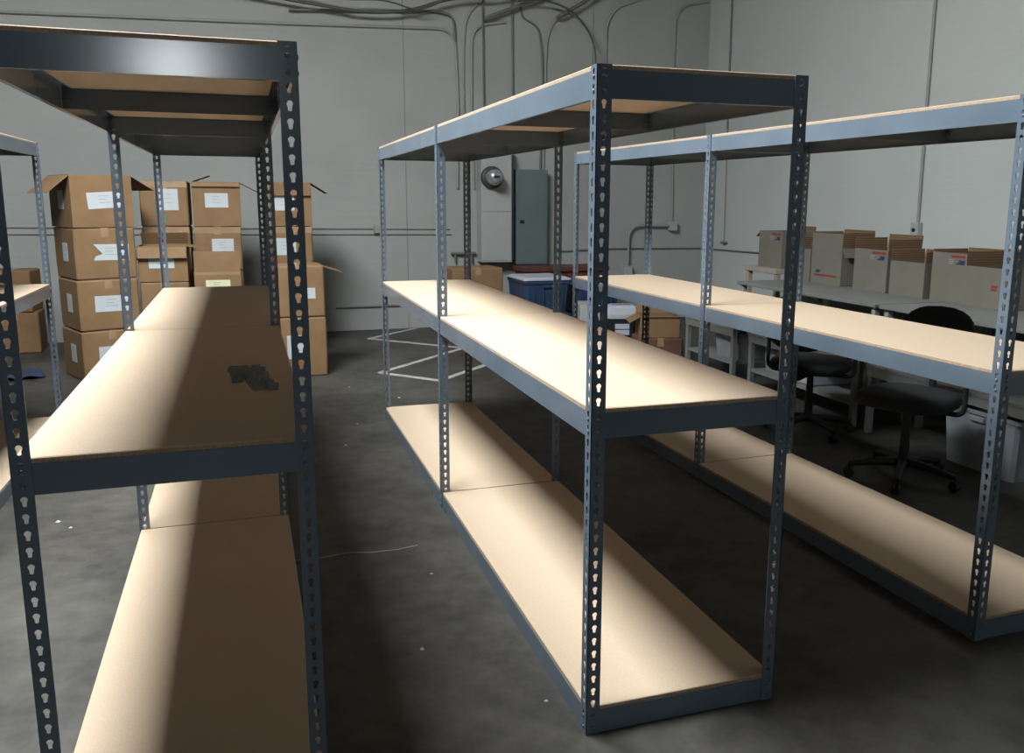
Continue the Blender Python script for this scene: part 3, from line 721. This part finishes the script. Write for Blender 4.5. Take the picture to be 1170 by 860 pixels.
conduit('low dark pipe near the floor behind the middle shelving', bw((.077, .268), (.806, .274), (1.3, .28)), .012, CONDUITD)
xw = XR-.016
conduit('thin level pipe on the right wall running to the bench', [(xw, 7.96, .89), (xw, 6.58, .91), (xw, 5.4, .93)], .009, CONDUITD, ax=0)
conduit('dark conduit down the right wall close to the corner', [(xw, 7.48, ZC-.01), (xw, 7.46, 3.05), (xw, 7.45, 2.35)], .012, CONDUITD, ax=0)
conduit('pale conduit below the dark one on the right wall', [(xw, 7.45, 2.335), (xw, 7.44, 1.8), (xw, 7.42, .96)], .009, ax=0)
conduit('long straight conduit down the right wall to the outlet', [(xw, 4.165, ZC-.01), (xw, 4.16, 2.3), (xw, 4.15, 1.32)], .014, ax=0)
r = thing('wall_outlet', 'white wall outlet with a dark socket above the cartons', 'outlet', (XR, 4.145, 1.24))
b = MB(); b.box(-.06, -.004, -.045, .045, -.07, .08, c=.004); b.build('outlet_box', WHITEPAINT, r)
b = MB(); b.lathe([(.018, 0), (.018, .01)], 14, 0, Matrix.Translation((-.058, -.0, .015)) @ Matrix.Rotation(R(-90), 4, 'Y')); b.build('socket', BLACKP, r)
b = MB(); b.tube(fillet([(-.03, 0, -.07), (-.03, 0, -.20), (-.03, .0, -.30)], .02), .012, 8); b.tube(fillet([(-.03, 0, -.10), (-.09, .0, -.11), (-.10, .13, -.10)], .03), .012, 8); b.build('tap_pipe', CONDUITD, r)
o = MB().box(XR-.035, XR-.004, 7.35, 7.47, .98, 1.0).build('pipe_hook', CONDUITD); tag(o, 'short dark hook on the right wall near the corner', 'hook')

# ------------------------------------------------------------------ small things on the floor
b = MB(); n = 9
vs = [(.30*(i/n-.5)+.02*math.sin(j*2.1), .42*(j/n-.5)+.02*math.sin(i*1.7), .012+.012*math.sin(i*1.3+j*.9)*math.cos(j*1.1)+.012) for j in range(n+1) for i in range(n+1)]
b.add(vs, [[j*(n+1)+i, j*(n+1)+i+1, (j+1)*(n+1)+i+1, (j+1)*(n+1)+i] for j in range(n) for i in range(n)], 0, True)
b.add([(x, y, z-.006) for x, y, z in vs], [[j*(n+1)+i, (j+1)*(n+1)+i, (j+1)*(n+1)+i+1, j*(n+1)+i+1] for j in range(n) for i in range(n)], 0, True)
o = b.build('plastic_sheet', BLUEP, None, (-2.72, 6.15, 0), .3); tag(o, 'crumpled blue plastic sheet on the floor behind the far-left shelving', 'plastic sheet')
sm = MB(); sm.add([(-.008, -.005, 0), (.009, -.006, 0), (.005, .008, 0), (-.006, .006, 0), (.001, .0, .006)], [(0, 1, 4), (1, 2, 4), (2, 3, 4), (3, 0, 4), (3, 2, 1, 0)])
sme = sm.mesh('paper_scrap', LINE)
for x, y, s_ in ((-.35, .62, 1), (-.05, .2, .8), (.05, -.12, 1.2), (-.33, 3.2, 1.2), (-.2, 3.7, 1), (.2, 4.4, 1.3), (-1.75, 2.3, 1.3), (-1.68, 2.2, 1), (-.2, 1.2, .8), (.33, -.35, 1), (-.12, 4.9, 1)):
    o = link('paper_scrap', sme, None, (x, y, .0003), random.uniform(0, 6)); o.scale = (s_, s_, s_)
    tag(o, 'tiny pale scrap lying on the dark floor', 'scrap', 'tiny scraps on the floor')

# ------------------------------------------------------------------ camera, light
cam = bpy.data.cameras.new('camera'); co = bpy.data.objects.new('camera', cam); COL.objects.link(co); SC.camera = co
f = 988.2766; cam.sensor_fit = 'HORIZONTAL'; cam.sensor_width = 36; cam.lens = f/1170*36
cam.shift_x = -31.3736/1170; cam.shift_y = -21.0448/1170; cam.clip_start = .05
yaw, pitch, roll = -.3237, -.181, .0057
fwd = Vector((-math.sin(yaw)*math.cos(pitch), math.cos(yaw)*math.cos(pitch), math.sin(pitch)))
rt = Vector((math.cos(yaw), math.sin(yaw), 0)); up = rt.cross(fwd)
r2 = rt*math.cos(roll)+up*math.sin(roll); u2 = -rt*math.sin(roll)+up*math.cos(roll)
M = Matrix((r2, u2, -fwd)).transposed().to_4x4(); M.translation = Vector((-.8385, -2.0658, 1.4974)); co.matrix_world = M

w = bpy.data.worlds.new('world'); SC.world = w; w.use_nodes = True
w.node_tree.nodes['Background'].inputs[0].default_value = (.7, .8, 1, 1); w.node_tree.nodes['Background'].inputs[1].default_value = 1.
SC.view_settings.view_transform = 'Standard'; SC.view_settings.look = 'None'
SC.view_settings.exposure = 0; SC.view_settings.gamma = 1; SC.view_settings.use_curve_mapping = False
SC.cycles.use_denoising = True
SC.cycles.max_bounces = 8; SC.cycles.diffuse_bounces = 5
